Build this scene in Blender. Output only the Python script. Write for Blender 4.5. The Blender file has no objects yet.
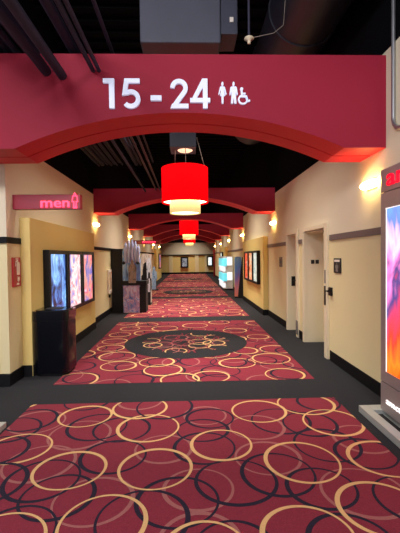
import bpy, math, random
from mathutils import Vector, Matrix

random.seed(7)
PI = math.pi
SC = bpy.context.scene
COL = SC.collection

# ------------------------------------------------------------------ camera
F = 369.0
CX, CY = 200.0, 266.5
VPX, VPY, ROLL = 188.15, 256.9, 0.0133
H = 1.55
_d = Vector(((VPX - CX) / F, -(VPY - CY) / F, -1.0)).normalized()
_u = Vector((-ROLL, 1.0, 0.0)); _u = (_u - _u.dot(_d) * _d).normalized()
_r = _d.cross(_u)
ROT = Matrix((_r, _d, _u))                    # camera space -> world (X right, Y along corridor, Z up)
cam_data = bpy.data.cameras.new('camera')
cam_data.sensor_fit = 'HORIZONTAL'
cam_data.sensor_width = 36.0
cam_data.lens = 36.0 * F / 400.0
cam_data.clip_end = 200
cam = bpy.data.objects.new('camera', cam_data)
COL.objects.link(cam)
cam.matrix_world = Matrix.Translation((0, 0, H)) @ ROT.to_4x4()
SC.camera = cam

def ray(px, py):
    return ROT @ Vector(((px - CX) / F, -(py - CY) / F, -1.0))
def at_y(px, py, Y):                          # point at corridor distance Y
    d = ray(px, py); t = Y / d.y
    return Vector((d.x * t, Y, H + d.z * t))
def on_floor(px, py):
    d = ray(px, py); t = -H / d.z
    return Vector((d.x * t, d.y * t, 0))

# ------------------------------------------------------------------ materials
def lin(c):
    return tuple(((v / 255) / 12.92 if v / 255 <= 0.04045 else ((v / 255 + 0.055) / 1.055) ** 2.4) for v in c) + (1.0,)

MATS = {}
def mat(name, rgb, rough=0.6, metal=0.0, var=0.08, scale=6.0, bump=0.0, bump_scale=60.0, emit=None, estr=0.0, spec=0.5, coat=0.0):
    m = bpy.data.materials.new(name); m.use_nodes = True
    nt = m.node_tree; b = nt.nodes['Principled BSDF']
    b.inputs['Roughness'].default_value = rough
    b.inputs['Metallic'].default_value = metal
    b.inputs['Specular IOR Level'].default_value = spec
    b.inputs['Coat Weight'].default_value = coat
    tc = nt.nodes.new('ShaderNodeTexCoord')
    nz = nt.nodes.new('ShaderNodeTexNoise'); nz.inputs['Scale'].default_value = scale; nz.inputs['Detail'].default_value = 4
    nt.links.new(tc.outputs['Object'], nz.inputs['Vector'])
    mp = nt.nodes.new('ShaderNodeMapRange')
    mp.inputs['To Min'].default_value = 1 - var; mp.inputs['To Max'].default_value = 1 + var
    nt.links.new(nz.outputs['Fac'], mp.inputs['Value'])
    vm = nt.nodes.new('ShaderNodeVectorMath'); vm.operation = 'SCALE'
    vm.inputs[0].default_value = lin(rgb)[:3]
    nt.links.new(mp.outputs['Result'], vm.inputs['Scale'])
    nt.links.new(vm.outputs['Vector'], b.inputs['Base Color'])
    if bump:
        n2 = nt.nodes.new('ShaderNodeTexNoise'); n2.inputs['Scale'].default_value = bump_scale
        nt.links.new(tc.outputs['Object'], n2.inputs['Vector'])
        bp = nt.nodes.new('ShaderNodeBump'); bp.inputs['Strength'].default_value = bump; bp.inputs['Distance'].default_value = 0.01
        nt.links.new(n2.outputs['Fac'], bp.inputs['Height'])
        nt.links.new(bp.outputs['Normal'], b.inputs['Normal'])
    if emit:
        b.inputs['Emission Color'].default_value = lin(emit)
        b.inputs['Emission Strength'].default_value = estr
    MATS[name] = m
    return m

def carpet_mat(name, rgb, var=0.22):
    m = mat(name, rgb, rough=0.95, var=var, scale=110.0, bump=0.6, bump_scale=160.0, spec=0.1)
    nt = m.node_tree
    b = nt.nodes['Principled BSDF']
    b.inputs['Sheen Weight'].default_value = 0.04
    b.inputs['Sheen Roughness'].default_value = 0.6
    return m

def art_mat(name, cols, scale=2.2, strength=1.0, seed=0.0, stretch=(1, 1, 1), distort=1.5, gloss=True, axis=None, mixn=0.6):
    """printed picture, optionally backlit: warped noise / gradient through a colour ramp."""
    m = bpy.data.materials.new(name); m.use_nodes = True
    nt = m.node_tree; b = nt.nodes['Principled BSDF']
    tc = nt.nodes.new('ShaderNodeTexCoord')
    mp = nt.nodes.new('ShaderNodeMapping'); mp.inputs['Scale'].default_value = stretch
    mp.inputs['Location'].default_value = (seed * 3.7, seed * 1.9, seed * 5.3)
    nt.links.new(tc.outputs['Generated'], mp.inputs['Vector'])
    nz = nt.nodes.new('ShaderNodeTexNoise')
    nz.inputs['Scale'].default_value = scale; nz.inputs['Detail'].default_value = 3.0; nz.inputs['Distortion'].default_value = distort
    nt.links.new(mp.outputs['Vector'], nz.inputs['Vector'])
    fac = nz.outputs['Fac']
    if axis is not None:
        sp = nt.nodes.new('ShaderNodeSeparateXYZ')
        nt.links.new(tc.outputs['Generated'], sp.inputs[0])
        mx = nt.nodes.new('ShaderNodeMix'); mx.inputs[0].default_value = mixn
        nt.links.new(sp.outputs[axis], mx.inputs[2]); nt.links.new(nz.outputs['Fac'], mx.inputs[3])
        fac = mx.outputs[0]
    rp = nt.nodes.new('ShaderNodeValToRGB')
    el = rp.color_ramp.elements
    n = len(cols); lo, hi = (0.3, 0.7) if axis is None else (0.18, 0.82)
    while len(el) < n: el.new(0.5)
    for i, c in enumerate(cols):
        el[i].position = lo + (hi - lo) * i / (n - 1); el[i].color = lin(c)
    nt.links.new(fac, rp.inputs['Fac'])
    nt.links.new(rp.outputs['Color'], b.inputs['Base Color'])
    b.inputs['Roughness'].default_value = 0.25 if gloss else 0.6
    if strength:
        nt.links.new(rp.outputs['Color'], b.inputs['Emission Color'])
        b.inputs['Emission Strength'].default_value = strength
        b.inputs['Base Color'].default_value = (0, 0, 0, 1)
        nt.links.remove(b.inputs['Base Color'].links[0])
    MATS[name] = m
    return m

M_cream = mat('cream paint', (229, 218, 190), 0.75, var=0.03, scale=1.5, bump=0.06, bump_scale=120)
M_yellow = mat('pale yellow paint', (230, 216, 168), 0.7, var=0.03, scale=1.5, bump=0.06, bump_scale=120)
M_gold = mat('golden yellow paint', (226, 202, 126), 0.65, var=0.04, scale=1.5, bump=0.06, bump_scale=120)
M_frame = mat('door frame paint', (228, 216, 186), 0.45, var=0.02)
M_band = mat('mauve grey rail', (112, 98, 96), 0.5, var=0.05)
M_black = mat('black paint', (15, 15, 19), 0.6, var=0.1, spec=0.2)
M_deck = mat('black ceiling paint', (11, 11, 15), 0.9, var=0.2, scale=3, spec=0.06)
M_pipe = mat('dark pipe paint', (54, 53, 70), 0.65, var=0.15, scale=8, spec=0.2)
M_duct = mat('grey duct sheet metal', (82, 84, 98), 0.55, var=0.15, scale=3)
M_gloss = mat('gloss black', (8, 10, 17), 0.16, var=0.1, spec=0.45)
M_satin = mat('satin black', (13, 13, 16), 0.4, var=0.1, spec=0.3)
M_steel = mat('galvanised steel', (170, 172, 176), 0.35, metal=0.8, var=0.1)
M_alum = mat('brushed aluminium', (168, 156, 153), 0.4, metal=0.35, var=0.06, scale=20)
M_baseal = mat('pale metal plinth', (188, 192, 186), 0.4, metal=0.3, var=0.05)
M_red = mat('dark red beam paint', (154, 34, 57), 0.6, spec=0.2, var=0.04, scale=1.2, bump=0.04, bump_scale=90)
M_redtrim_lit = mat('red fascia trim brightened as lit', (204, 34, 50), 0.5, spec=0.25, var=0.04, scale=2)  # trim red raised to stand in for light reaching the undersides from below
M_groove = mat('groove maroon', (80, 16, 24), 0.6)
M_white = mat('white acrylic letter', (226, 232, 250), 0.35, var=0.02, emit=(210, 222, 255), estr=0.2)
M_signred = mat('red sign face', (150, 22, 50), 0.4, var=0.06)
M_neon = mat('pink neon tube', (255, 80, 120), 0.4, emit=(255, 50, 85), estr=1.5)
M_neonoff = mat('red letter face', (200, 20, 50), 0.4, emit=(235, 20, 60), estr=0.5)
M_shade = mat('red drum fabric', (70, 2, 4), 0.8, spec=0.0, var=0.03, scale=30, emit=(255, 3, 8), estr=0.8)
M_shade_in = mat('cream drum fabric', (228, 205, 140), 0.7, var=0.03, scale=30, emit=(245, 222, 150), estr=0.28)
M_diff = mat('lit diffuser', (255, 250, 235), 0.6, emit=(255, 238, 205), estr=3.0)
M_sconce = mat('glowing sconce glass', (255, 240, 200), 0.4, emit=(255, 218, 132), estr=18.0)
M_lens = mat('downlight lens', (255, 245, 225), 0.4, emit=(255, 238, 210), estr=0.25)
M_box = mat('slate grey box paint', (34, 36, 47), 0.5, spec=0.2)
M_wire = mat('thin steel cable', (150, 140, 130), 0.4, metal=0.6)
M_thin = mat('thin grey pipe paint', (62, 60, 66), 0.6, spec=0.2)
M_plaque = mat('black plaque', (24, 24, 30), 0.4)
M_fire = mat('red enamel plate', (176, 28, 44), 0.4, var=0.05)
M_fwhite = mat('white print', (236, 226, 214), 0.5, var=0.02)
M_grey = mat('grey plastic', (120, 116, 112), 0.5)
M_card = mat('black cardboard', (16, 15, 18), 0.7)
M_floor = carpet_mat('charcoal carpet', (36, 36, 40))
M_c_red = carpet_mat('burgundy carpet', (130, 40, 56), 0.4)
M_c_gold = carpet_mat('gold carpet yarn', (220, 178, 120), 0.15)
M_c_black = carpet_mat('navy black carpet yarn', (34, 26, 44), 0.2)
M_c_brown = carpet_mat('mauve brown carpet yarn', (158, 96, 92), 0.15)
M_logo = mat('lit red logo', (225, 10, 45), 0.4, emit=(240, 5, 40), estr=0.8)
M_lwhite = mat('lit white lettering', (245, 240, 240), 0.4, emit=(255, 250, 250), estr=0.6)

# ------------------------------------------------------------------ mesh builder
def world_off(o):
    v = Vector((0, 0, 0))
    while o is not None:
        v += o.location; o = o.parent
    return v

class MB:
    def __init__(s): s.v = []; s.f = []; s.mi = []; s.sm = []
    def add(s, vs, fs, mi=0, smooth=False):
        b = len(s.v); s.v += [tuple(v) for v in vs]
        for f in fs:
            s.f.append([b + i for i in f]); s.mi.append(mi); s.sm.append(smooth)
        return s
    def box(s, x0, x1, y0, y1, z0, z1, mi=0):
        vs = [(x, y, z) for z in (z0, z1) for y in (y0, y1) for x in (x0, x1)]
        return s.add(vs, [(0, 2, 3, 1), (4, 5, 7, 6), (0, 1, 5, 4), (2, 6, 7, 3), (0, 4, 6, 2), (1, 3, 7, 5)], mi)
    def prism(s, poly, fn, t0, t1, mi=0, smooth=False):
        """poly: 2-D outline; fn(a, b, t) -> point; extruded from t0 to t1."""
        n = len(poly)
        vs = [fn(a, b, t0) for a, b in poly] + [fn(a, b, t1) for a, b in poly]
        fs = [tuple(range(n))[::-1], tuple(range(n, 2 * n))]
        s.add(vs, fs, mi)
        s.add(vs, [(i, (i + 1) % n, n + (i + 1) % n, n + i) for i in range(n)], mi, smooth)
        return s
    def stroke(s, pts, w, fn, t0, t1, closed=False, mi=0):
        """thick polyline, mitred, extruded."""
        n = len(pts); L = []; R = []
        for i in range(n):
            p = Vector(pts[i])
            a = Vector(pts[i - 1]) if (i > 0 or closed) else None
            c = Vector(pts[(i + 1) % n]) if (i < n - 1 or closed) else None
            d1 = (p - a).normalized() if a is not None else None
            d2 = (c - p).normalized() if c is not None else None
            if d1 is None: d1 = d2
            if d2 is None: d2 = d1
            n1 = Vector((-d1.y, d1.x)); n2 = Vector((-d2.y, d2.x))
            m = (n1 + n2); m = m.normalized() if m.length > 1e-6 else n1
            k = w / 2 / max(0.35, m.dot(n1))
            L.append(p + m * k); R.append(p - m * k)
        segs = n if closed else n - 1
        for i in range(segs):
            j = (i + 1) % n
            q = [R[i], R[j], L[j], L[i]]
            s.prism([(v.x, v.y) for v in q], fn, t0, t1, mi)
        return s
    def tube(s, path, r, seg=10, mi=0, caps=True):
        path = [Vector(p) for p in path]; n = len(path); rings = []
        up = None
        for i in range(n):
            d = (path[min(i + 1, n - 1)] - path[max(i - 1, 0)]).normalized()
            if up is None:
                up = Vector((0, 0, 1)) if abs(d.z) < 0.9 else Vector((1, 0, 0))
            x = d.cross(up).normalized(); y = x.cross(d).normalized(); up = y
            rings.append([path[i] + r * (math.cos(2 * PI * k / seg) * x + math.sin(2 * PI * k / seg) * y) for k in range(seg)])
        vs = [v for rg in rings for v in rg]
        fs = [(i * seg + k, i * seg + (k + 1) % seg, (i + 1) * seg + (k + 1) % seg, (i + 1) * seg + k) for i in range(n - 1) for k in range(seg)]
        s.add(vs, fs, mi, True)
        if caps:
            s.add(rings[0], [tuple(range(seg))], mi); s.add(rings[-1], [tuple(range(seg))[::-1]], mi)
        return s
    def lathe(s, prof, c, seg=48, mi=0):
        vs = [(c[0] + r * math.cos(2 * PI * k / seg), c[1] + r * math.sin(2 * PI * k / seg), c[2] + z) for r, z in prof for k in range(seg)]
        fs = [(i * seg + k, i * seg + (k + 1) % seg, (i + 1) * seg + (k + 1) % seg, (i + 1) * seg + k) for i in range(len(prof) - 1) for k in range(seg)]
        return s.add(vs, fs, mi, True)
    def build(s, name, mats, parent=None, bevel=0.0, seg=2):
        me = bpy.data.meshes.new(name)
        off = world_off(parent) if parent is not None else Vector((0, 0, 0))
        me.from_pydata([tuple(Vector(v) - off) for v in s.v], [], s.f)
        for m in (mats if isinstance(mats, (list, tuple)) else [mats]): me.materials.append(m)
        me.polygons.foreach_set('material_index', s.mi)
        me.polygons.foreach_set('use_smooth', s.sm)
        me.update()
        o = bpy.data.objects.new(name, me); COL.objects.link(o)
        if parent is not None: o.parent = parent
        if bevel:
            md = o.modifiers.new('bevel', 'BEVEL'); md.width = bevel; md.segments = seg; md.limit_method = 'ANGLE'
        return o

def box(name, m, x0, x1, y0, y1, z0, z1, parent=None, bevel=0.0):
    return MB().box(x0, x1, y0, y1, z0, z1).build(name, m, parent, bevel)

def tag(o, label, cat, group=None):
    o['label'] = label; o['category'] = cat
    if group: o['group'] = group
    return o
def thing(name, loc, label, cat, group=None):
    o = bpy.data.objects.new(name, None); o.empty_display_size = 0.1; COL.objects.link(o)
    o.location = loc
    return tag(o, label, cat, group)
def struct(o): o['kind'] = 'structure'; return o
def copy_tree(o, parent=None):
    c = o.copy(); COL.objects.link(c)
    if parent is not None: c.parent = parent
    for ch in [x for x in bpy.data.objects if x.parent == o]: copy_tree(ch, c)
    return c
def kids(o): return list(o.children)

def text_mb(body, size, place, extrude=0.006, offset=0.0, fit_w=None, spacing=1.0):
    cu = bpy.data.curves.new('lettering', 'FONT'); cu.body = body; cu.size = size
    cu.extrude = extrude; cu.offset = offset; cu.resolution_u = 4; cu.space_character = spacing
    ob = bpy.data.objects.new('lettering', cu); COL.objects.link(ob)
    dg = bpy.context.evaluated_depsgraph_get(); dg.update()
    me = bpy.data.meshes.new_from_object(ob.evaluated_get(dg))
    bpy.data.objects.remove(ob); bpy.data.curves.remove(cu)
    xs = [v.co.x for v in me.vertices]; x0, x1 = min(xs), max(xs)
    k = (fit_w / (x1 - x0)) if fit_w else 1.0
    mb = MB()
    mb.add([place((v.co.x - x0) * k, v.co.y, v.co.z) for v in me.vertices], [tuple(p.vertices) for p in me.polygons])
    bpy.data.meshes.remove(me)
    return mb

# facing helpers: (a along reading direction, b up, t out of the surface)
def face_cam(x0, y, z0): return lambda a, b, t: (x0 + a, y - t, z0 + b)
def face_left(x, y0, z0): return lambda a, b, t: (x - t, y0 - a, z0 + b)      # on the wall at +X
def face_right(x, y0, z0): return lambda a, b, t: (x + t, y0 + a, z0 + b)     # on the wall at -X

def arc(cx, cy, r, a0, a1, n=14):
    return [(cx + r * math.cos(math.radians(a0 + (a1 - a0) * i / n)), cy + r * math.sin(math.radians(a0 + (a1 - a0) * i / n))) for i in range(n + 1)]

# ------------------------------------------------------------------ dimensions
XL, XR = -2.195, 2.08
YW = 4.55                   # where the corridor's own wall starts on that side
YE = 28.6                   # end of the corridor, hall crosses beyond it
ZW = 3.04                   # painted height of the walls inside the corridor
ZC = 5.3
BEAMS = [3.83, 8.75, 13.8, 18.4, 23.1, 27.9]
BT = 0.57

# ------------------------------------------------------------------ shell
floor = struct(box('floor', M_floor, -7, 7, -4, 35, -0.12, 0.0))
mbc = MB().box(-7, 7, -4, 35, ZC, ZC + 0.1)
for i in range(150):
    y = -4 + i * 0.3
    mbc.box(-7, 7, y, y + 0.12, ZC - 0.05, ZC)
struct(mbc.build('ceiling', M_deck))

def wall_x(name, x_in, x_out, segs):
    """segs: (y0, y1, z0, z1, material index) slabs: 0 yellow 1 cream 2 black"""
    mb = MB()
    for y0, y1, z0, z1, mi in segs: mb.box(min(x_in, x_out), max(x_in, x_out), y0, y1, z0, z1, mi)
    return struct(mb.build(name, [M_yellow, M_cream, M_deck]))
ZB = 1.79
wall_left = wall_x('wall_left', XL, XL - 0.15, [
    (YW, YE, 0, ZB, 0), (YW, YE, ZB, ZW, 1), (YW, YE, ZW, ZC, 2)])
# short wall facing the camera where the side passage opens
mb = MB().box(-7, XL - 0.15, YW, YW + 0.15, 0, 2.18, 0).box(-7, XL - 0.15, YW, YW + 0.15, 2.18, 3.65, 1).box(-7, XL - 0.15, YW, YW + 0.15, 3.65, ZC, 2)
mb.box(-7, XL - 0.12, YW - 0.02, YW, 0.15, 2.18, 0)
struct(mb.build('wall_front', [M_yellow, M_cream, M_deck]))
D1a, D1b, D2a, D2b, ZD = 5.49, 6.51, 6.95, 7.62, 1.965
segs = []
for y0, y1 in ((-4, D1a), (D1b, D2a), (D2b, YE)):
    segs += [(y0, y1, 0, ZB, 0), (y0, y1, ZB, 2.2, 1)]
for y0, y1 in ((D1a, D1b), (D2a, D2b)): segs += [(y0, y1, ZD, 2.2, 1)]
segs += [(-4, BEAMS[0] + 0.3, 2.2, 3.66, 1), (-4, BEAMS[0] + 0.3, 3.66, ZC, 2)]
segs += [(BEAMS[0] + 0.3, YE, 2.2, ZW, 1), (BEAMS[0] + 0.3, YE, ZW, ZC, 2)]
wall_right = wall_x('wall_right', XR, XR + 0.36, segs)

# baseboards
def skirt(name, boxes):
    mb = MB()
    for b in boxes: mb.box(*b)
    return struct(mb.build(name, M_black, bevel=0.006))
skirt('baseboard_left', [(XL - 0.12, XL + 0.015, YW - 0.035, 4.9, 0, 0.15), (-7, XL - 0.12, YW - 0.035, YW, 0, 0.15),
                         (XL, XL + 0.125, 4.885, 4.9, 0, 0.15), (XL + 0.13, XL + 0.145, 4.9, 8.2, 0, 0.15), (XL, XL + 0.015, 8.2, YE, 0, 0.15)])
skirt('baseboard_right', [(XR - 0.015, XR, -4, D1a - 0.15, 0, 0.15), (XR - 0.015, XR, D1b + 0.1, D2a - 0.1, 0, 0.15), (XR - 0.015, XR, D2b + 0.1, 9.55, 0, 0.15),
                          (XR - 0.145, XR, 9.535, 9.55, 0, 0.15), (XR - 0.145, XR - 0.13, 9.55, 13.1, 0, 0.15), (XR - 0.015, XR, 13.1, YE, 0, 0.15)])
# rails half way up the walls
def rail(name, m, boxes):
    mb = MB()
    for b in boxes: mb.box(*b)
    return struct(mb.build(name, m, bevel=0.003))
rail('trim_7', M_band, [(XR - 0.018, XR, -4, D1a - 0.15, 1.765, 1.845), (XR - 0.018, XR, D1b + 0.1, D2a - 0.1, 1.765, 1.845), (XR - 0.018, XR, D2b + 0.1, 9.55, 1.765, 1.845), (XR - 0.018, XR, 13.1, 19.3, 1.765, 1.845), (XR - 0.018, XR, 22.9, YE, 1.765, 1.845)])
rail('trim_8', M_black, [(XL - 0.12, XL + 0.018, YW - 0.04, 4.9, 1.745, 1.82), (-7, XL - 0.12, YW - 0.04, YW, 1.745, 1.82), (XL, XL + 0.018, 8.2, 24.0, 1.745, 1.82)])
# golden wainscot blocks the poster cases hang on
struct(box('trim_9', M_gold, XL, XL + 0.13, 4.9, 8.2, 0, 2.09, bevel=0.006))
struct(box('trim_10', M_gold, XR - 0.13, XR, 9.55, 13.1, 0, 2.06, bevel=0.006))
struct(box('trim_11', M_gold, XL, XL + 0.13, 24.0, 28.4, 0, 2.09, bevel=0.006))
struct(box('trim_12', M_gold, XR - 0.13, XR, 19.3, 22.9, 0, 2.06, bevel=0.006))

# hall crossing at the far end
mb = MB().box(-6, 6.5, 33.6, 33.75, 0, 1.7, 0).box(-6, 6.5, 33.6, 33.75, 1.7, 3.3, 1).box(-6, 6.5, 33.6, 33.75, 3.3, ZC, 2)
wall_back = struct(mb.build('wall_back', [M_gold, M_cream, M_deck]))
mb = MB()
for x in (-1.75, 0.62, 1.5): mb.box(x, x + 0.35, 33.54, 33.6, 0.15, 1.68)
struct(mb.build('trim_13', M_yellow))
rail('trim_14', M_black, [(-6, 6.5, 33.52, 33.6, 1.68, 1.77)])
skirt('baseboard_back', [(-6, 6.5, 33.52, 33.6, 0, 0.16)])
struct(MB().box(-6.2, -6, YE, 33.75, 0, ZC).box(6.5, 6.7, YE, 33.75, 0, ZC).box(-6, XL - 0.15, YE - 0.15, YE, 0, ZC).box(XR + 0.36, 6.5, YE - 0.15, YE, 0, ZC).build('wall_hall', M_cream))
struct(box('trim_15', M_red, XR - 0.12, XR + 0.1, YE - 0.02, YE + 0.15, 0, 2.1, bevel=0.01))
# soffit of the far hall
struct(box('trim_16', M_deck, -6, 6.5, 30, 31.5, 2.75, 3.1))

# ------------------------------------------------------------------ arched beams
def arch_profile(xl, xr, z0, z1, cx, half, rise, top_only=False):
    R = (half * half + rise * rise) / (2 * rise)
    a = math.asin(half / R)
    pts = []
    N = 28
    for i in range(N + 1):
        t = -a + 2 * a * i / N
        pts.append((cx + R * math.sin(t), z0 + rise - R * (1 - math.cos(t))))
    return pts
def arch_beam(idx, y, z0=2.665):
    root = bpy.data.objects.new('trim_%d' % idx, None); COL.objects.link(root); root.location = (0, y, z0); struct(root)
    xl = -7.0 if idx == 1 else XL
    xr, zt, cx = XR, (3.615 if idx == 1 else 3.17), -0.05
    def body(y0, y1, half, rise, zb, name, m, bev, clip=None):
        a = arch_profile(xl, xr, zb, zt, cx, half, rise)
        mb = MB()
        fn = lambda p, q, t: (p, t, q)
        # strips between the arch and the top so that every face is convex
        xs = [(xl, zb)] + a + [(xr, zb)]
        zt2 = zt if clip is None else None
        vs = []; soff = []
        for (px, pz) in xs:
            top = zt if clip is None else min(zt, pz + clip)
            vs += [(px, y0, pz), (px, y1, pz), (px, y0, top), (px, y1, top)]
        fs = []
        for i in range(len(xs) - 1):
            k = 4 * i; n = k + 4
            fs += [(k, n, n + 2, k + 2), (k + 1, k + 3, n + 3, n + 1), (k, k + 1, n + 1, n), (k + 2, n + 2, n + 3, k + 3)]
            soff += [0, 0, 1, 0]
        fs += [(0, 2, 3, 1)]; e = 4 * (len(xs) - 1); fs += [(e, e + 1, e + 3, e + 2)]
        mb.add(vs, fs)
        mb.mi = (soff + [0, 0]) if m is M_red else mb.mi  # soffit faces of the front fascia take the brighter red, as if lit
        return mb.build(name, [m, M_redtrim_lit], root)
    body(y, y + BT, 1.70, 0.36, z0 + 0.02, 'beam_core', M_groove, 0)
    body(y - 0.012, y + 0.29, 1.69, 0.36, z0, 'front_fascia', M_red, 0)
    body(y + 0.315, y + BT + 0.012, 1.69, 0.36, z0, 'rear_fascia', M_redtrim_lit, 0)
    return root
for i, y in enumerate(BEAMS): arch_beam(i + 1, y, 2.665 if i == 0 else 2.61)

# ------------------------------------------------------------------ doors
def door(n, y0, y1):
    mb = MB()
    p = 0.035; w = 0.10
    mb.box(XR - p, XR + 0.02, y0 - w, y0 + 0.02, 0, ZD + 0.075)
    mb.box(XR - p, XR + 0.02, y1 - 0.02, y1 + w * 0.6, 0, ZD + 0.075)
    mb.box(XR - p, XR + 0.02, y0 + 0.02, y1 - 0.02, ZD, ZD + 0.075)
    fr = struct(mb.build('door_%d' % n, M_frame, bevel=0.006))
    rv = MB().box(XR + 0.02, XR + 0.355, y1 - 0.02, y1 + 0.0, 0, ZD).box(XR + 0.02, XR + 0.355, y0, y0 + 0.02, 0, ZD).box(XR + 0.02, XR + 0.355, y0 + 0.02, y1 - 0.02, ZD - 0.02, ZD)
    rv.build('reveal', M_frame, fr)
    leaf = box('leaf', M_yellow, XR + 0.32, XR + 0.365, y0 + 0.02, y1 - 0.02, 0.01, ZD - 0.02, fr, bevel=0.004)
    return fr, leaf
d1, leaf1 = door(1, D1a, D1b)
d2, leaf2 = door(2, D2a, D2b)
# hardware on the jambs
box('strike_plate', M_satin, XR - 0.045, XR - 0.035, D1a - 0.06, D1a - 0.01, 0.80, 1.09, d1, 0.003)
box('latch_plate', M_grey, XR - 0.043, XR - 0.035, D1a - 0.055, D1a - 0.02, 1.13, 1.33, d1, 0.003)
mb = MB().box(XR - 0.03, XR, 5.25, 5.35, 0.96, 1.08).tube([(XR - 0.03, 5.30, 1.03), (XR - 0.075, 5.30, 1.03), (XR - 0.085, 5.285, 1.03), (XR - 0.085, 5.22, 1.03)], 0.011)
mb.build('lever_handle', M_satin, d1, 0.004)
mb = MB().box(XR + 0.10, XR + 0.16, D1b - 0.03, D1b - 0.02, 1.40, 1.47).box(XR + 0.18, XR + 0.24, D1b - 0.03, D1b - 0.02, 1.40, 1.47)
mb.build('keypad_plate', M_plaque, d1, 0.003)
mb = MB().box(XR + 0.06, XR + 0.14, D2b - 0.03, D2b - 0.02, 0.92, 1.12)
mb.tube([(XR + 0.10, D2b - 0.03, 1.04), (XR + 0.10, D2b - 0.09, 1.04), (XR + 0.17, D2b - 0.10, 1.04)], 0.013)
mb.build('lever_handle', M_satin, d2, 0.004)
box('kick_plate', M_grey, XR - 0.043, XR - 0.035, D2a - 0.115, D2a + 0.01, 0.06, 0.32, d2, 0.003)

# ------------------------------------------------------------------ carpet panels
CW0, CW1 = -1.675, 1.565
def clip_poly(poly, x0, x1, y0, y1):
    def cut(ps, inside, inter):
        out = []
        for i in range(len(ps)):
            a, b = ps[i - 1], ps[i]
            ia, ib = inside(a), inside(b)
            if ib:
                if not ia: out.append(inter(a, b))
                out.append(b)
            elif ia: out.append(inter(a, b))
        return out
    def ix(x): return lambda a, b: (x, a[1] + (b[1] - a[1]) * (x - a[0]) / (b[0] - a[0]))
    def iy(y): return lambda a, b: (a[0] + (b[0] - a[0]) * (y - a[1]) / (b[1] - a[1]), y)
    for ins, it in ((lambda p: p[0] >= x0, ix(x0)), (lambda p: p[0] <= x1, ix(x1)), (lambda p: p[1] >= y0, iy(y0)), (lambda p: p[1] <= y1, iy(y1))):
        if not poly: return poly
        poly = cut(poly, ins, it)
    return poly
RW = {1: 0.023, 2: 0.024, 3: 0.022}
def add_ring(mb, x, y, r, kind, z, b, rng, seg=44):
    w = RW[kind]; th = rng.uniform(0, 2 * PI); e = w * 0.33
    ecc = rng.uniform(0.99, 1.05)
    ox, oy = e * math.cos(th), e * math.sin(th)
    def o(k): t = 2 * PI * k / seg; return (x + r * ecc * math.cos(t), y + r / ecc * math.sin(t))
    def i(k): t = 2 * PI * k / seg; return (x + ox + (r - w) * ecc * math.cos(t), y + oy + (r - w) / ecc * math.sin(t))
    for k in range(seg):
        q = clip_poly([o(k), o(k + 1), i(k + 1), i(k)], *b)
        if len(q) >= 3: mb.add([(p[0], p[1], z) for p in q], [tuple(range(len(q)))], kind)
def px_ring(cx, cy, w):
    """ring traced from the photograph: centre and width -> circle on the floor."""
    c = on_floor(cx, cy)
    d0 = c.y; r = w * 0.5 * d0 / F
    for _ in range(4):
        d = d0 * 0.5 + math.sqrt(d0 * d0 * 0.25 + r * r)
        d, r = d, w * 0.5 * d / F
    return (c.x * d / d0, d, r)
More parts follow.
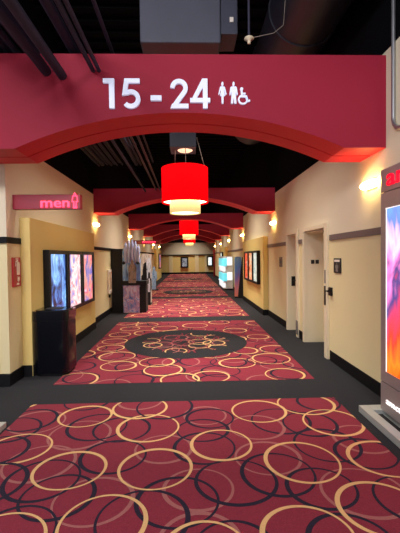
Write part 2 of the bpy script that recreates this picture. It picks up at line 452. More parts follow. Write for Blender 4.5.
def carpet_panel(y0, y1, traced, seed, dens=1.0, seg=44, medallion=None):
    rng = random.Random(seed)
    mb = MB(); b = (CW0, CW1, y0, y1)
    mb.add([(CW0, y0, 0.003), (CW1, y0, 0.003), (CW1, y1, 0.003), (CW0, y1, 0.003)], [(0, 1, 2, 3)], 0)
    rings = [px_ring(cx, cy, w) + (k,) for cx, cy, w, k in traced]
    area = (CW1 - CW0) * (y1 - y0)
    for kind, n in ((3, 1.7), (2, 3.4), (1, 2.3)):
        want = int(n * area * dens); tries = 0
        have = [q for q in rings if q[3] == kind and y0 < q[1] < y1]
        while len(have) < want and tries < 1200:
            tries += 1
            x, y, r = rng.uniform(CW0 - 0.1, CW1 + 0.1), rng.uniform(y0 - 0.1, y1 + 0.1), rng.uniform(0.225, 0.30)
            lim = {1: 0.50, 2: 0.38, 3: 0.55}[kind]
            if tries > 700: lim *= 0.7
            if any((x - q[0]) ** 2 + (y - q[1]) ** 2 < lim ** 2 for q in have): continue
            if medallion and math.hypot(x - medallion[0], y - medallion[1]) < 0.74: continue
            q = (x, y, r, kind); rings.append(q); have.append(q)
    rng.shuffle(rings)
    rings.sort(key=lambda q: {3: 0, 2: 1, 1: 2}[q[3]] + rng.uniform(0, 1.6))
    z = 0.0034
    for x, y, r, kind in rings:
        add_ring(mb, x, y, r, kind, z, b, rng, seg); z += 0.00003
    o = mb.build('carpet_panel', [M_c_red, M_c_gold, M_c_black, M_c_brown], floor)
    o['label'] = 'burgundy carpet panel patterned with overlapping rings'
    if medallion:
        mx, my = medallion
        md = MB(); zz = z + 0.0006
        md.add([(mx + 1.10 * math.cos(2 * PI * k / 64), my + 1.10 * math.sin(2 * PI * k / 64), zz) for k in range(64)], [tuple(range(64))], 4)
        r2 = random.Random(seed + 3); zz += 0.0003
        lay = [(2, 3), (1, 3)]
        spots = []
        tries = 0
        while len(spots) < 34 and tries < 3000:
            tries += 1
            a_, q_ = r2.uniform(0, 2 * PI), 0.74 * math.sqrt(r2.random())
            x, y = mx + q_ * math.cos(a_), my + q_ * math.sin(a_)
            kind = (0, 1, 0, 3)[len(spots) % 4]
            if any(k_ == kind and (x - x_) ** 2 + (y - y_) ** 2 < 0.26 ** 2 for x_, y_, k_ in spots): continue
            spots.append((x, y, kind))
        for x, y, kind in spots:
            r = r2.uniform(0.17, 0.24); w = 0.022
            for s in range(32):
                a0, a1 = 2 * PI * s / 32, 2 * PI * (s + 1) / 32
                q4 = [(x + r * math.cos(a0), y + r * math.sin(a0)), (x + r * math.cos(a1), y + r * math.sin(a1)), (x + (r - w) * math.cos(a1), y + (r - w) * math.sin(a1)), (x + (r - w) * math.cos(a0), y + (r - w) * math.sin(a0))]
                if any(math.hypot(p[0] - mx, p[1] - my) > 0.80 for p in q4): continue
                md.add([(p[0], p[1], zz) for p in q4], [(0, 1, 2, 3)], kind)
            zz += 0.00003
        m = md.build('medallion', [M_c_red, M_c_gold, M_c_black, M_c_brown, M_floor], o)
        m['label'] = 'round charcoal medallion ringed with gold and red circles'
    return o

Y_, K_, B_ = 1, 2, 3
front = [
    (85.5, 417, 52, Y_), (70, 471.5, 71, Y_), (18, 450, 63, Y_), (103, 528, 91, Y_), (-5, 551, 97, Y_), (140, 409, 54, Y_), (148, 429, 62, Y_),
    (155.5, 470, 75, Y_), (221, 446, 63, Y_), (259, 412, 55, Y_), (301.5, 463.5, 77, Y_), (306, 405, 56, Y_), (333, 423.5, 61, Y_), (385, 460, 73, Y_),
    (382, 512, 91, Y_), (308, 541, 96, Y_), (20, 402, 46, Y_), (205, 560, 96, Y_),
    (12, 431, 56, K_), (31, 421, 52, K_), (97, 428, 60, K_), (-4, 452, 62, K_), (113, 458, 66, K_), (58, 499, 75, K_), (42, 482, 74, K_), (-12, 486, 75, K_),
    (143, 524, 96, K_), (122, 430, 57, K_), (177, 504, 84, K_), (236, 484, 82, K_), (204, 449, 64, K_), (209.5, 419, 48, K_), (165, 408, 58, K_), (203, 431, 52, K_),
    (277.5, 476, 77, K_), (281, 422, 60, K_), (327, 446, 68, K_), (310, 425, 56, K_), (365, 454.5, 62, K_), (321, 490, 72, K_), (415, 503, 82, K_), (352, 548, 92, K_),
    (318, 403, 44, K_), (236, 556, 90, K_), (88, 402, 46, K_), (10, 540, 90, K_),
    (40, 465, 70, B_), (94, 503, 80, B_), (37, 423, 54, B_), (80, 436, 62, B_), (198, 491, 72, B_), (164, 450, 58, B_), (205, 416, 44, B_), (200, 547, 90, B_),
    (364, 495, 86, B_), (268, 459, 66, B_), (362, 440, 60, B_), (257, 428, 56, B_), (140, 402, 44, B_),
]
mid = [(118.7, 366.5, 35, Y_), (157, 362.5, 35, Y_), (111, 348.5, 27, Y_), (163, 370.5, 39, Y_), (237, 363.5, 36, Y_), (271, 359, 39, Y_), (211, 377, 37, Y_), (245, 351, 27, Y_),
       (219, 322.5, 21, Y_), (75, 381, 46, Y_), (147, 325, 22, Y_), (130, 329, 20, Y_), (258, 337, 22, Y_), (285, 375, 40, Y_), (120, 335, 22, Y_), (180, 380, 40, Y_)]
EDGE = [-1.6, 3.93, 4.54, 8.85, 9.5, 13.8, 14.4, 18.4, 19.0, 23.1, 23.7, 27.9, 28.5, 33.5]
MED = (-0.06, 6.68)
carpet_panel(EDGE[0], EDGE[1], front, 11, dens=0.35, seg=64)
carpet_panel(EDGE[2], EDGE[3], mid, 21, medallion=MED)
carpet_panel(EDGE[4], EDGE[5], [], 31, seg=30)
carpet_panel(EDGE[6], EDGE[7], [], 41, seg=26, medallion=(-0.02, 16.3))
carpet_panel(EDGE[8], EDGE[9], [], 51, seg=20)
carpet_panel(EDGE[10], EDGE[11], [], 61, seg=16, medallion=(-0.02, 25.8))
carpet_panel(EDGE[12], EDGE[13], [], 71, seg=14)

# ------------------------------------------------------------------ number sign on the first beam
YB = BEAMS[0] - 0.014
s0 = at_y(104, 109.2, YB); s1 = at_y(104, 79.6, YB)
DH = s1.z - s0.z; DT = 0.03
sign = thing('number_sign', (at_y(177, 95, YB).x, YB, s0.z), 'white raised numerals 15 - 24 with restroom pictograms on the first red arched beam', 'sign')
def dig_at(px):
    x = at_y(px, 109.2, YB).x
    return lambda a, b, t: (x + a * DH, YB - t, s0.z + (px - 104) * 0.0 + b * DH)
W = 0.148
f = dig_at(104)
MB().prism([(0.0, 1), (0.0, 0.855), (0.20, 0.855), (0.20, 0), (0.375, 0), (0.375, 1)][::-1], f, 0, DT).build('digit', M_white, sign)
f = dig_at(121.6)
p5 = [(0.64, 0.925), (0.19, 0.925), (0.125, 0.52)] + arc(0.335, 0.315, 0.245, 118, -140, 22)
MB().stroke(p5, W, f, 0, DT).build('digit', M_white, sign)
f = dig_at(151)
MB().prism([(0, 0.26), (0.37, 0.26), (0.37, 0.43), (0, 0.43)], f, 0, DT).build('dash', M_white, sign)
f = dig_at(170.6)
p2 = arc(0.30, 0.69, 0.225, 180, -38, 20) + [(0.13, 0.085)]
MB().stroke(p2, W, f, 0, DT).prism([(0.0, 0), (0.62, 0), (0.62, 0.15), (0.06, 0.15)], f, 0.001, DT + 0.001).build('digit', M_white, sign)
f = dig_at(190.2)
mb = MB().prism([(0.44, 0), (0.60, 0), (0.60, 1), (0.44, 1)], f, 0, DT)
mb.prism([(0.0, 0.20), (0.69, 0.20), (0.69, 0.345), (0.0, 0.345)], f, 0.001, DT + 0.001)
mb.prism([(0.0, 0.20), (0.17, 0.25), (0.60, 1.0), (0.42, 1.0)], f, 0.0005, DT + 0.0005).build('digit', M_white, sign)
# pictograms
def person_shape(mb, f, k, woman):
    mb.prism(arc(0.5, 0.90, 0.10, 0, 345, 15), f, 0, k)
    if woman:
        mb.prism([(0.30, 0.78), (0.36, 0.60), (0.26, 0.36), (0.40, 0.36), (0.42, 0.0), (0.58, 0.0), (0.60, 0.36), (0.74, 0.36), (0.64, 0.60), (0.70, 0.78)], f, 0, k)
        mb.stroke([(0.32, 0.74), (0.16, 0.42)], 0.10, f, 0, k); mb.stroke([(0.68, 0.74), (0.84, 0.42)], 0.10, f, 0, k)
    else:
        mb.prism([(0.26, 0.78), (0.30, 0.42), (0.24, 0.0), (0.44, 0.0), (0.5, 0.34), (0.56, 0.0), (0.76, 0.0), (0.70, 0.42), (0.74, 0.78)], f, 0, k)
        mb.stroke([(0.26, 0.74), (0.16, 0.40)], 0.11, f, 0, k); mb.stroke([(0.74, 0.74), (0.84, 0.40)], 0.11, f, 0, k)
    return mb
for px, wm in ((217.3, True), (228.4, False)):
    a = at_y(px, 104.2, YB); hh = at_y(px, 82.5, YB).z - a.z
    f = (lambda a, hh: lambda u, v, t: (a.x + (u - 0.02) * hh * 0.50, YB - t, a.z + v * hh))(a, hh)
    person_shape(MB(), f, 0.02, wm).build('pictogram', M_white, sign)
a = at_y(237.5, 104.2, YB); hh = at_y(237, 88.5, YB).z - a.z
f = lambda u, v, t: (a.x + u * hh, YB - t, a.z + v * hh)
mb = MB().prism(arc(0.26, 0.93, 0.10, 0, 345, 12), f, 0, 0.02)
mb.stroke([(0.26, 0.84), (0.28, 0.46), (0.55, 0.46), (0.64, 0.16), (0.80, 0.20)], 0.12, f, 0, 0.02)
mb.stroke([(0.27, 0.64), (0.52, 0.64)], 0.09, f, 0, 0.02)
mb.stroke(arc(0.34, 0.26, 0.27, 120, 395, 20), 0.10, f, 0, 0.02)
mb.build('pictogram', M_white, sign)

# ------------------------------------------------------------------ restroom signs
def restroom_sign(Y, px0, px1, py0, py1, label, lettering):
    a = at_y(px0, py1, Y); b = at_y(px1, py0, Y)
    x0 = XL if Y > YW else a.x
    root = thing('restroom_sign', (x0, Y, a.z), label, 'sign', None)
    w, h = b.x - x0, b.z - a.z
    MB().box(x0, b.x, Y, Y + 0.10, a.z, b.z).build('housing', M_signred, root, 0.004)
    f = face_cam(x0, Y, a.z)
    if lettering:
        t = text_mb('men', h * 0.92, lambda u, v, t: f(w * 0.42 + u, h * 0.12 + v, t + 0.008), extrude=0.008, offset=0.002, fit_w=w * 0.425)
        t.build('lettering', M_neon, root)
        g = lambda u, v, t: f(w * 0.865 + u * h * 0.55, h * 0.04 + v * h * 1.05, t)
        mb = MB(); ol = [(0.30, 0.02), (0.34, 0.42), (0.16, 0.44), (0.24, 0.78), (0.42, 0.80)] + arc(0.5, 0.88, 0.10, 210, -30, 8) + [(0.58, 0.80), (0.76, 0.78), (0.84, 0.44), (0.66, 0.42), (0.70, 0.02), (0.55, 0.02), (0.5, 0.36), (0.45, 0.02)]
        mb.stroke(ol, 0.075, g, 0.0, 0.012, closed=True); mb.build('pictogram', M_neon, root)
    else:
        mb = MB()
        for q in range(6):
            u = w * (0.34 + 0.085 * q)
            mb.stroke([(u, h * 0.25), (u, h * 0.62), (u + w * 0.035, h * 0.68), (u + w * 0.05, h * 0.6), (u + w * 0.05, h * 0.25)], h * 0.12, f, 0, 0.012)
        mb.build('neon_tube', M_neon, root)
    return root
restroom_sign(4.72, 13, 80, 194.2, 209.3, 'red projecting box sign reading men in pink neon beneath the first arched beam', True)
restroom_sign(14.95, 140, 160, 240, 244.2, 'small red neon box sign projecting above the cardboard standees', False)

# ------------------------------------------------------------------ pendant lamps
def pendant(Y, label):
    x = {6.5: -0.04, 15.9: 0.05}.get(Y, 0.10)
    z0, z1, z2 = 2.31, 2.495, 3.095
    root = thing('pendant_lamp', (x, Y, 2.31), label, 'lamp', 'red drum pendant lamps down the corridor')
    R, r = 0.405, 0.268
    MB().lathe([(R, z1), (R, z2), (R - 0.012, z2), (R - 0.012, z1), (R, z1)], (x, Y, 0), 64).build('outer_shade', M_shade, root)
    MB().lathe([(r, z0), (r, z1 + 0.12), (r - 0.01, z1 + 0.12), (r - 0.01, z0), (r, z0)], (x, Y, 0), 56).build('inner_shade', M_shade_in, root)
    MB().lathe([(r + 0.002, z1 + 0.03), (R - 0.014, z1 + 0.03), (R - 0.014, z1 + 0.036), (r + 0.002, z1 + 0.036), (r + 0.002, z1 + 0.03)], (x, Y, 0), 56).build('ring_diffuser', M_diff, root)
    MB().lathe([(0.0, z0 + 0.02), (r - 0.012, z0 + 0.02), (r - 0.012, z0 + 0.028), (0.0, z0 + 0.028)], (x, Y, 0), 56).build('bottom_diffuser', M_diff, root)
    MB().box(x - 0.40, x + 0.40, Y - 0.012, Y + 0.012, z2 - 0.03, z2 - 0.015).box(x - 0.012, x + 0.012, Y - 0.40, Y + 0.40, z2 - 0.028, z2 - 0.013).build('spider', M_wire, root)
    bx0, bx1, bz0, bz1 = x - 0.245, x + 0.20, 3.38, 3.69
    cb = MB().box(bx0, bx1, Y - 0.24, Y + 0.20, bz0 + 0.02, bz1).build('canopy_box', M_box, root, 0.008)
    MB().lathe([(0.0, 0.004), (0.11, 0.004), (0.13, 0.02)], (x + 0.01, Y - 0.03, bz0), 32).build('downlight_lens', M_lens, cb)
    MB().tube([(x, Y, bz1), (x, Y, ZC - 0.06)], 0.012, 8).build('stem', M_pipe, root)
    for p, q in (((-0.17, -0.05, z2 - 0.02), (-0.16, -0.05, bz0 + 0.02)), ((0.02, -0.2, z2 - 0.02), (0.02, -0.2, bz0 + 0.02)), ((0.36, -0.01, z2 - 0.02), (0.215, -0.01, bz1 - 0.06))):
        MB().tube([(x + p[0], Y + p[1], p[2]), (x + q[0], Y + q[1], q[2])], 0.006, 6).build('suspension_wire', M_wire, root)
    return root
pendant(6.5, 'red drum pendant lamp with cream inner drum behind the first arch, largest of three')
pendant(15.9, 'red and cream drum pendant lamp between third and fourth arch, second of three')
pendant(25.3, 'small far red drum pendant lamp seen just below the second, third of three')

# ------------------------------------------------------------------ sconces
ORD = ['first', 'second', 'third', 'fourth', 'fifth', 'sixth']
def sconce(side, Y, z, label):
    x = XR if side > 0 else XL
    root = thing('wall_sconce', (x, Y, z), label, 'wall light', 'glowing wall sconces beneath the red arches')
    # half bowl of glass: half-ellipse plan, flat at the wall
    mb = MB(); NU, NV = 20, 8
    L, T, D = 0.21, 0.042, 0.085
    vs = []; fs = []
    for j in range(NV + 1):
        ph = -PI / 2 + PI * j / NV
        for i in range(NU + 1):
            th = PI * i / NU
            vs.append((x - side * (0.012 + D * math.sin(th) * math.cos(ph) ** 0.6 if abs(math.cos(ph)) > 1e-6 else 0.012), Y + L * math.cos(th) * (max(0.0, math.cos(ph)) ** 0.5), z + T * math.sin(ph)))
    for j in range(NV):
        for i in range(NU):
            k = j * (NU + 1) + i
            fs.append((k, k + 1, k + NU + 2, k + NU + 1) if side < 0 else (k, k + NU + 1, k + NU + 2, k + 1))
    mb.add(vs, fs, 0, True).build('glass_shade', M_sconce, root)
    xa, xb = (x - 0.012, x) if side > 0 else (x, x + 0.012)
    MB().box(xa, xb, Y - 0.12, Y + 0.12, z - 0.055, z + 0.055).build('back_plate', M_steel, root, 0.004)
    return root
for i, yb in enumerate(BEAMS):
    if i > 0:
        sconce(-1, yb + 0.10, 2.34, 'glowing wall sconce on the poster-case wall with the men sign, under the %s arch' % ORD[i])
    sconce(1, yb + 0.28 if i == 0 else yb + 0.10, 2.34, 'glowing wall sconce on the wall with the two doors, under the %s arch' % ORD[i])

# ------------------------------------------------------------------ poster light boxes
def poster_case(side, x, y0, y1, z0, z1, art, label, group, depth=0.09, cat='poster'):
    xf = x + depth if side < 0 else x - depth
    root = thing('poster_lightbox', ((x + xf) / 2, (y0 + y1) / 2, z0), label, cat, group)
    a, b = min(x, xf), max(x, xf)
    e = 0.06
    sgn = 1 if side < 0 else -1
    back = (x, x + sgn * 0.05); bx0, bx1 = min(back), max(back)
    mb = MB().box(bx0, bx1, y0, y1, z0, z1)
    fx0, fx1 = min(x + sgn * 0.05, xf), max(x + sgn * 0.05, xf)
    mb.box(fx0, fx1, y0, y0 + e, z0, z1).box(fx0, fx1, y1 - e, y1, z0, z1).box(fx0, fx1, y0 + e, y1 - e, z0, z0 + e).box(fx0, fx1, y0 + e, y1 - e, z1 - e, z1)
    mb.build('case', M_satin, root)
    px = x + sgn * 0.058
    p0, p1 = min(x + sgn * 0.05, px), max(x + sgn * 0.05, px)
    MB().box(p0, p1, y0 + e, y1 - e, z0 + e, z1 - e).build('poster', art, root)
    return root
def backlit(name, *a, **k): return art_mat(name, *a, **k)
A1 = backlit('poster art blue', [(40, 40, 60), (70, 100, 170), (110, 150, 225), (140, 200, 245), (230, 235, 245)], 2.6, 0.75, 1, (1, 1.2, 1.2), 1.2)
A2 = backlit('poster art coral', [(130, 70, 120), (120, 140, 215), (236, 170, 180), (252, 232, 228), (240, 110, 120), (170, 215, 240)], 1.7, 0.85, 2, (1, 1, 1.3), 1.6)
A3 = backlit('poster art violet', [(70, 60, 120), (120, 110, 190), (235, 160, 130), (236, 90, 130), (245, 215, 225)], 1.7, 0.8, 5, (1, 1, 1.2), 1.4)
ZP0, ZP1 = 0.66, 1.675
xs_ = XL + 0.13
g = 'backlit poster cases above and past the bin'
poster_case(-1, xs_, 5.32, 6.145, ZP0, ZP1, A1, 'black backlit poster case with blue picture directly above the glossy bin', g)
poster_case(-1, xs_, 6.165, 6.98, ZP0, ZP1, A2, 'black backlit poster case with coral and white picture, middle of the three past the bin', g)
poster_case(-1, xs_, 7.0, 7.82, ZP0, ZP1, A3, 'black backlit poster case with violet and orange picture, third case from the bin end', g)
xr_ = XR - 0.13
g2 = 'backlit poster cases on the golden block past the doors'
B1 = backlit('poster art pale teal', [(60, 70, 80), (190, 190, 170), (235, 235, 220), (120, 160, 160), (250, 240, 220)], 3.0, 0.7, 3)
B2 = backlit('poster art amber', [(120, 40, 30), (225, 90, 50), (250, 170, 110), (245, 225, 200), (60, 60, 70)], 3.0, 0.7, 4)
B3 = backlit('poster art red', [(110, 20, 20), (225, 60, 40), (240, 110, 70), (180, 40, 40), (250, 220, 200)], 2.6, 0.75, 6)
poster_case(1, xr_, 9.94, 10.71, 0.78, 1.70, B1, 'black poster case with pale picture, first case past the two doors', g2)
poster_case(1, xr_, 10.725, 11.49, 0.78, 1.70, B2, 'black poster case with amber picture, middle case of the golden block past the doors', g2)
poster_case(1, xr_, 11.505, 12.28, 0.78, 1.70, B3, 'black poster case with red picture, next to the slim standee board', g2)
poster_case(-1, XL + 0.13, 25.6, 26.8, 0.75, 1.8, A3, 'dark poster case on the distant golden block past the standees', None)
poster_case(1, XR - 0.13, 20.4, 21.6, 0.75, 1.8, B1, 'dark poster case on the wall past the glowing white cabinet', None)
# posters on the far wall
def wall_poster(px0, px1, py0, py1, art, label):
    a = at_y(px0, py1, 33.5); b = at_y(px1, py0, 33.5)
    root = thing('framed_poster', ((a.x + b.x) / 2, 33.5, a.z), label, 'poster', 'framed posters on the end wall')
    e = 0.12
    MB().box(a.x, b.x, 33.48, 33.6, a.z, a.z + e).box(a.x, b.x, 33.48, 33.6, b.z - e, b.z).box(a.x, a.x + e, 33.48, 33.6, a.z + e, b.z - e).box(b.x - e, b.x, 33.48, 33.6, a.z + e, b.z - e).build('frame', M_satin, root)
    MB().box(a.x + e, b.x - e, 33.54, 33.6, a.z + e, b.z - e).build('poster', art, root)
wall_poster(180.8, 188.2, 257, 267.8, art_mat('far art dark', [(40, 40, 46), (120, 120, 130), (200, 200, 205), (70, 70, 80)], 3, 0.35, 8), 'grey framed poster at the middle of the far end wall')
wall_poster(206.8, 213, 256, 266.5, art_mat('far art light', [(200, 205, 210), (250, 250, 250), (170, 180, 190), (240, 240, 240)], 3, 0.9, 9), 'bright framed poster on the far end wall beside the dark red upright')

# ------------------------------------------------------------------ bin
def rounded_rect(x0, x1, y0, y1, r, n=8):
    pts = []
    for cx, cy, a in ((x1 - r, y1 - r, 0), (x0 + r, y1 - r, 90), (x0 + r, y0 + r, 180), (x1 - r, y0 + r, 270)):
        pts += arc(cx, cy, r, a, a + 90, n)
    return pts
bin_ = thing('trash_bin', (-1.87, 5.11, 0), 'glossy black rounded trash bin standing beneath the first poster case', 'bin')
up = lambda a, b, t: (a, b, t)
bx = (-2.06, -1.60, 4.87, 5.31)
MB().prism(rounded_rect(bx[0], bx[1], bx[2], bx[3], 0.075), up, 0.04, 0.73, smooth=True).build('body', M_gloss, bin_)
MB().prism(rounded_rect(bx[0] + 0.015, bx[1] - 0.015, bx[2] + 0.015, bx[3] - 0.015, 0.10), up, 0.0, 0.04, smooth=True).build('plinth', M_satin, bin_)
mb = MB().prism(rounded_rect(bx[0] - 0.006, bx[1] + 0.006, bx[2] - 0.006, bx[3] + 0.006, 0.077), up, 0.738, 0.855, smooth=True)
mb.prism(rounded_rect(bx[0] + 0.02, bx[1] - 0.02, bx[2] + 0.02, bx[3] - 0.02, 0.10), up, 0.855, 0.87, smooth=True)
mb.build('lid', M_gloss, bin_)
MB().prism(rounded_rect(bx[0] + 0.006, bx[1] - 0.006, bx[2] + 0.006, bx[3] - 0.006, 0.072), up, 0.73, 0.738, smooth=True).build('seam', M_satin, bin_)
MB().prism(rounded_rect(bx[0] + 0.12, bx[1] - 0.12, bx[2] + 0.12, bx[3] - 0.12, 0.06), up, 0.87, 0.874, smooth=True).build('opening', M_card, bin_)

# ------------------------------------------------------------------ small wall signs
fs = thing('extinguisher_sign', (XL + 0.01, 4.76, 1.20), 'red fire extinguisher plate with white symbols on the narrow cream pillar below the rail', 'sign')
MB().box(XL, XL + 0.02, 4.655, 4.865, 1.20, 1.57).build('plate', M_fire, fs, 0.003)
f = lambda u, v, t: (XL + 0.02 + t, 4.655 + u * 0.21, 1.20 + v * 0.37)
mb = MB().prism([(0.34, 0.93), (0.66, 0.93), (0.66, 0.97), (0.34, 0.97)][::1], f, 0, 0.003)
mb.prism([(0.45, 0.40), (0.85, 0.40), (0.85, 0.76), (0.78, 0.84), (0.52, 0.84), (0.45, 0.76)], f, 0, 0.003)
mb.stroke([(0.60, 0.84), (0.60, 0.89), (0.36, 0.86), (0.30, 0.70)], 0.06, f, 0, 0.003)
mb.prism([(0.52, 0.20), (0.66, 0.16), (0.78, 0.22), (0.80, 0.34), (0.66, 0.30), (0.56, 0.36)], f, 0, 0.003)
mb.prism([(0.40, 0.06), (0.72, 0.06), (0.72, 0.10), (0.56, 0.14), (0.40, 0.10)], f, 0, 0.003)
mb.build('symbol', M_fwhite, fs)
rs = thing('door_sign', (XR - 0.01, 5.06, 1.31), 'black plaque with white figure on the wall beside the first door frame', 'sign')
MB().box(XR - 0.014, XR, 4.945, 5.185, 1.30, 1.505).build('plate', M_plaque, rs, 0.003)
f = lambda u, v, t: (XR - 0.014 - t, 5.14 - u * 0.14, 1.315 + v * 0.13)
mb = person_shape(MB(), f, 0.003, False); mb.build('symbol', M_grey, rs)
f2 = lambda u, v, t: (XR - 0.014 - t, 5.155 - u * 0.18, 1.455 + v * 0.03)
MB().prism([(0, 0), (1, 0), (1, 1), (0, 1)], f2, 0, 0.003).build('strip', M_fwhite, rs)
gs = thing('door_sign', (XR - 0.01, 8.2, 1.30), 'small grey plaque on the wall past the second door frame', 'sign')
MB().box(XR - 0.014, XR, 8.08, 8.32, 1.30, 1.52).build('plate', mat('grey plaque', (112, 100, 92), 0.5), gs, 0.003)
MB().box(XR - 0.018, XR - 0.014, 8.14, 8.26, 1.38, 1.47).build('symbol', M_plaque, gs)

# ------------------------------------------------------------------ display kiosk
kx0, kx1, ky0, ky1 = 1.84, 2.04, 2.35, 3.47
kiosk = thing('display_kiosk', (1.9, 2.95, 0), 'tall aluminium digital display kiosk with glowing colourful screen against the wall', 'display')
mb = MB().box(kx0 + 0.02, kx1, ky0, ky1, 0.05, 2.345)
mb.box(kx0, kx0 + 0.02, ky0, ky1, 0.06, 0.335).box(kx0, kx0 + 0.02, ky0, ky1, 2.135, 2.345)
mb.box(kx0, kx0 + 0.02, ky0, ky0 + 0.08, 0.345, 2.125).box(kx0, kx0 + 0.02, ky1 - 0.085, ky1, 0.345, 2.125)
mb.box(kx0, kx0 + 0.02, ky0 + 0.08, ky1 - 0.085, 0.345, 0.45).box(kx0, kx0 + 0.02, ky0 + 0.08, ky1 - 0.085, 1.98, 2.125)
mb.build('cabinet', M_alum, kiosk)
scr = art_mat('screen picture', [(255, 80, 15), (255, 120, 30), (250, 60, 40), (225, 60, 90), (70, 60, 120), (240, 120, 190), (250, 190, 235), (90, 120, 245), (90, 150, 250)], 3.0, 1.15, 4, (1, 1.3, 0.9), 1.0, True, axis=2, mixn=0.45)
MB().box(kx0 + 0.008, kx0 + 0.0195, ky0 + 0.08, ky1 - 0.085, 0.45, 1.98).build('screen', scr, kiosk)
e = 0.006
MB().box(kx0 + 0.004, kx0 + 0.012, ky1 - 0.092, ky1 - 0.085, 0.45, 1.98).box(kx0 + 0.004, kx0 + 0.012, ky0 + 0.08, ky1 - 0.085, 1.973, 1.98).build('bezel', M_lwhite, kiosk)
text_mb('amc', 0.22, lambda u, v, t: (kx0 - t - 0.004, ky1 - 0.11 - u, 2.18 + v), extrude=0.006, offset=0.002, fit_w=0.56).build('logo', M_logo, kiosk)
text_mb('amctheatres', 0.08, lambda u, v, t: (kx0 - t - 0.003, ky1 - 0.10 - u, 0.155 + v), extrude=0.003, offset=0.001, fit_w=0.62).build('lettering', M_lwhite, kiosk)
mb = MB().box(1.665, 1.75, ky0, 3.56, 0, 0.065).box(1.75, kx1, 3.44, 3.56, 0, 0.065).box(1.75, kx1, ky0, 3.44, 0, 0.02)
mb.build('plinth', M_baseal, kiosk, 0.004)
MB().box(1.755, 1.835, ky0 + 0.01, 3.43, 0.02, 0.028).build('trough', M_card, kiosk)

# ------------------------------------------------------------------ standees and cabinets
kc = on_floor(6.5, 427)
k2 = thing('floor_plinth', (kc.x - 0.2, kc.y - 0.5, 0), 'low pale metal plinth whose corner shows on the floor beside the front carpet panel', 'plinth')
MB().box(kc.x - 0.08, kc.x, kc.y - 1.1, kc.y, 0, 0.05).box(kc.x - 0.4, kc.x - 0.08, kc.y - 0.10, kc.y, 0, 0.05).build('rim', M_baseal, k2, 0.004)
MB().box(kc.x - 0.4, kc.x - 0.08, kc.y - 1.1, kc.y - 0.10, 0, 0.02).build('tray', M_card, k2)

tag(MB().box(XL + 0.02, -1.86, 10.5, 10.7, 0, 1.80).build('black_panel', M_card, None, 0.01), 'tall matte black panel standing between the yellow wall and the first standee', 'panel')
wf = thing('white_frame', (XL + 0.03, 10.2, 0.58), 'narrow white framed holder on the yellow wall before the black panel', 'frame')
MB().box(XL, XL + 0.05, 10.0, 10.06, 0.58, 1.22).box(XL, XL + 0.05, 10.34, 10.40, 0.58, 1.22).box(XL, XL + 0.05, 10.06, 10.34, 0.58, 0.65).box(XL, XL + 0.05, 10.06, 10.34, 1.15, 1.22).build('border', M_fwhite, wf, 0.004)
MB().box(XL, XL + 0.015, 10.06, 10.34, 0.65, 1.15).build('insert', M_yellow, wf)
MB().box(XL, XL + 0.04, 10.18, 10.28, 0.46, 0.53).build('knob', M_satin, wf)

def pxpoly(pts, Y): return [(at_y(a, b, Y).x, max(0.0, at_y(a, b, Y).z)) for a, b in pts]
flat = lambda a, b, t: (a, t, b)
# large standee with finger-like pillars
Ys = 10.4
st = thing('movie_standee', (-1.6, 10.6, 0), 'tall cardboard standee topped by grey blue finger shapes beside the black panel', 'standee')
art_s = art_mat('standee art blue', [(60, 76, 130), (120, 160, 235), (140, 195, 255), (205, 226, 255), (90, 150, 235)], 3.0, 0.0, 2, (1.6, 1, 0.8), 1.2, False)
art_b = art_mat('standee art lower', [(90, 116, 190), (150, 160, 225), (200, 160, 200), (225, 222, 250), (116, 150, 225)], 4.0, 0.0, 7, (1.2, 1, 1), 1.0, False)
art_f = art_mat('standee art figure', [(90, 84, 90), (150, 134, 126), (176, 160, 150), (110, 112, 130)], 5.0, 0.0, 3, (1, 1, 1), 1.0, False)
M_finger = mat('grey blue finger print', (190, 204, 250), 0.5, var=0.3, scale=9)
MB().prism(pxpoly([(122.8, 287), (122.3, 252), (124, 247), (139, 250), (140.5, 262), (140.3, 287)], Ys)[::-1], flat, Ys, Ys + 0.06).build('backboard', art_s, st)
for cx_, top, w_ in ((126.0, 242.5, 3.6), (129.3, 239.5, 3.2), (132.6, 239.0, 3.2), (135.8, 240.8, 3.2), (138.8, 245.0, 3.0)):
    p0 = at_y(cx_, 263, Ys); p1 = at_y(cx_, top, Ys); rr = w_ * Ys / F * 0.5
    n = 10; path = [(rr * (0.75 + 0.25 * math.sin(PI * k / n)) if k < n - 1 else rr * (0.6 if k == n - 1 else 0.12), p0.z + (p1.z - p0.z) * k / n) for k in range(n + 1)]
    MB().lathe(path, (p0.x, Ys - 0.03, 0), 16).build('finger', M_finger, st)
MB().prism(pxpoly([(128.6, 283), (128.4, 268), (129.6, 265), (130.8, 263.5), (131.0, 261), (132.2, 259.6), (133.4, 261), (133.6, 263.5), (135.0, 265), (136.2, 268), (136.0, 283)], Ys - 0.1)[::-1], flat, Ys - 0.12, Ys - 0.06).build('figure', art_f, st)
for cx_ in (123.6, 137.8):
    q = at_y(cx_, 262.8, Ys - 0.08)
    MB().lathe([(0.001, -0.05), (0.045, -0.02), (0.045, 0.02), (0.001, 0.05)], (q.x, q.y, q.z), 12).build('knob', M_card, st)
a = at_y(123, 288, Ys); b = at_y(147.5, 283, Ys)
MB().box(a.x, -1.17, Ys - 0.1, Ys + 0.55, 0.78, 0.90).build('shelf', M_card, st, 0.005)
MB().box(at_y(123.5, 300, Ys).x, at_y(139.6, 300, Ys).x, Ys - 0.02, Ys, 0.0, 0.78).build('lower_picture', art_b, st)
MB().box(at_y(123.5, 300, Ys).x, -1.20, Ys, Ys + 0.5, 0, 0.78).build('base', M_card, st)
MB().prism(pxpoly([(141.5, 283), (143, 264), (145.6, 262), (146.6, 283)], Ys)[::-1], flat, Ys + 0.1, Ys + 0.16).build('side_board', M_card, st)
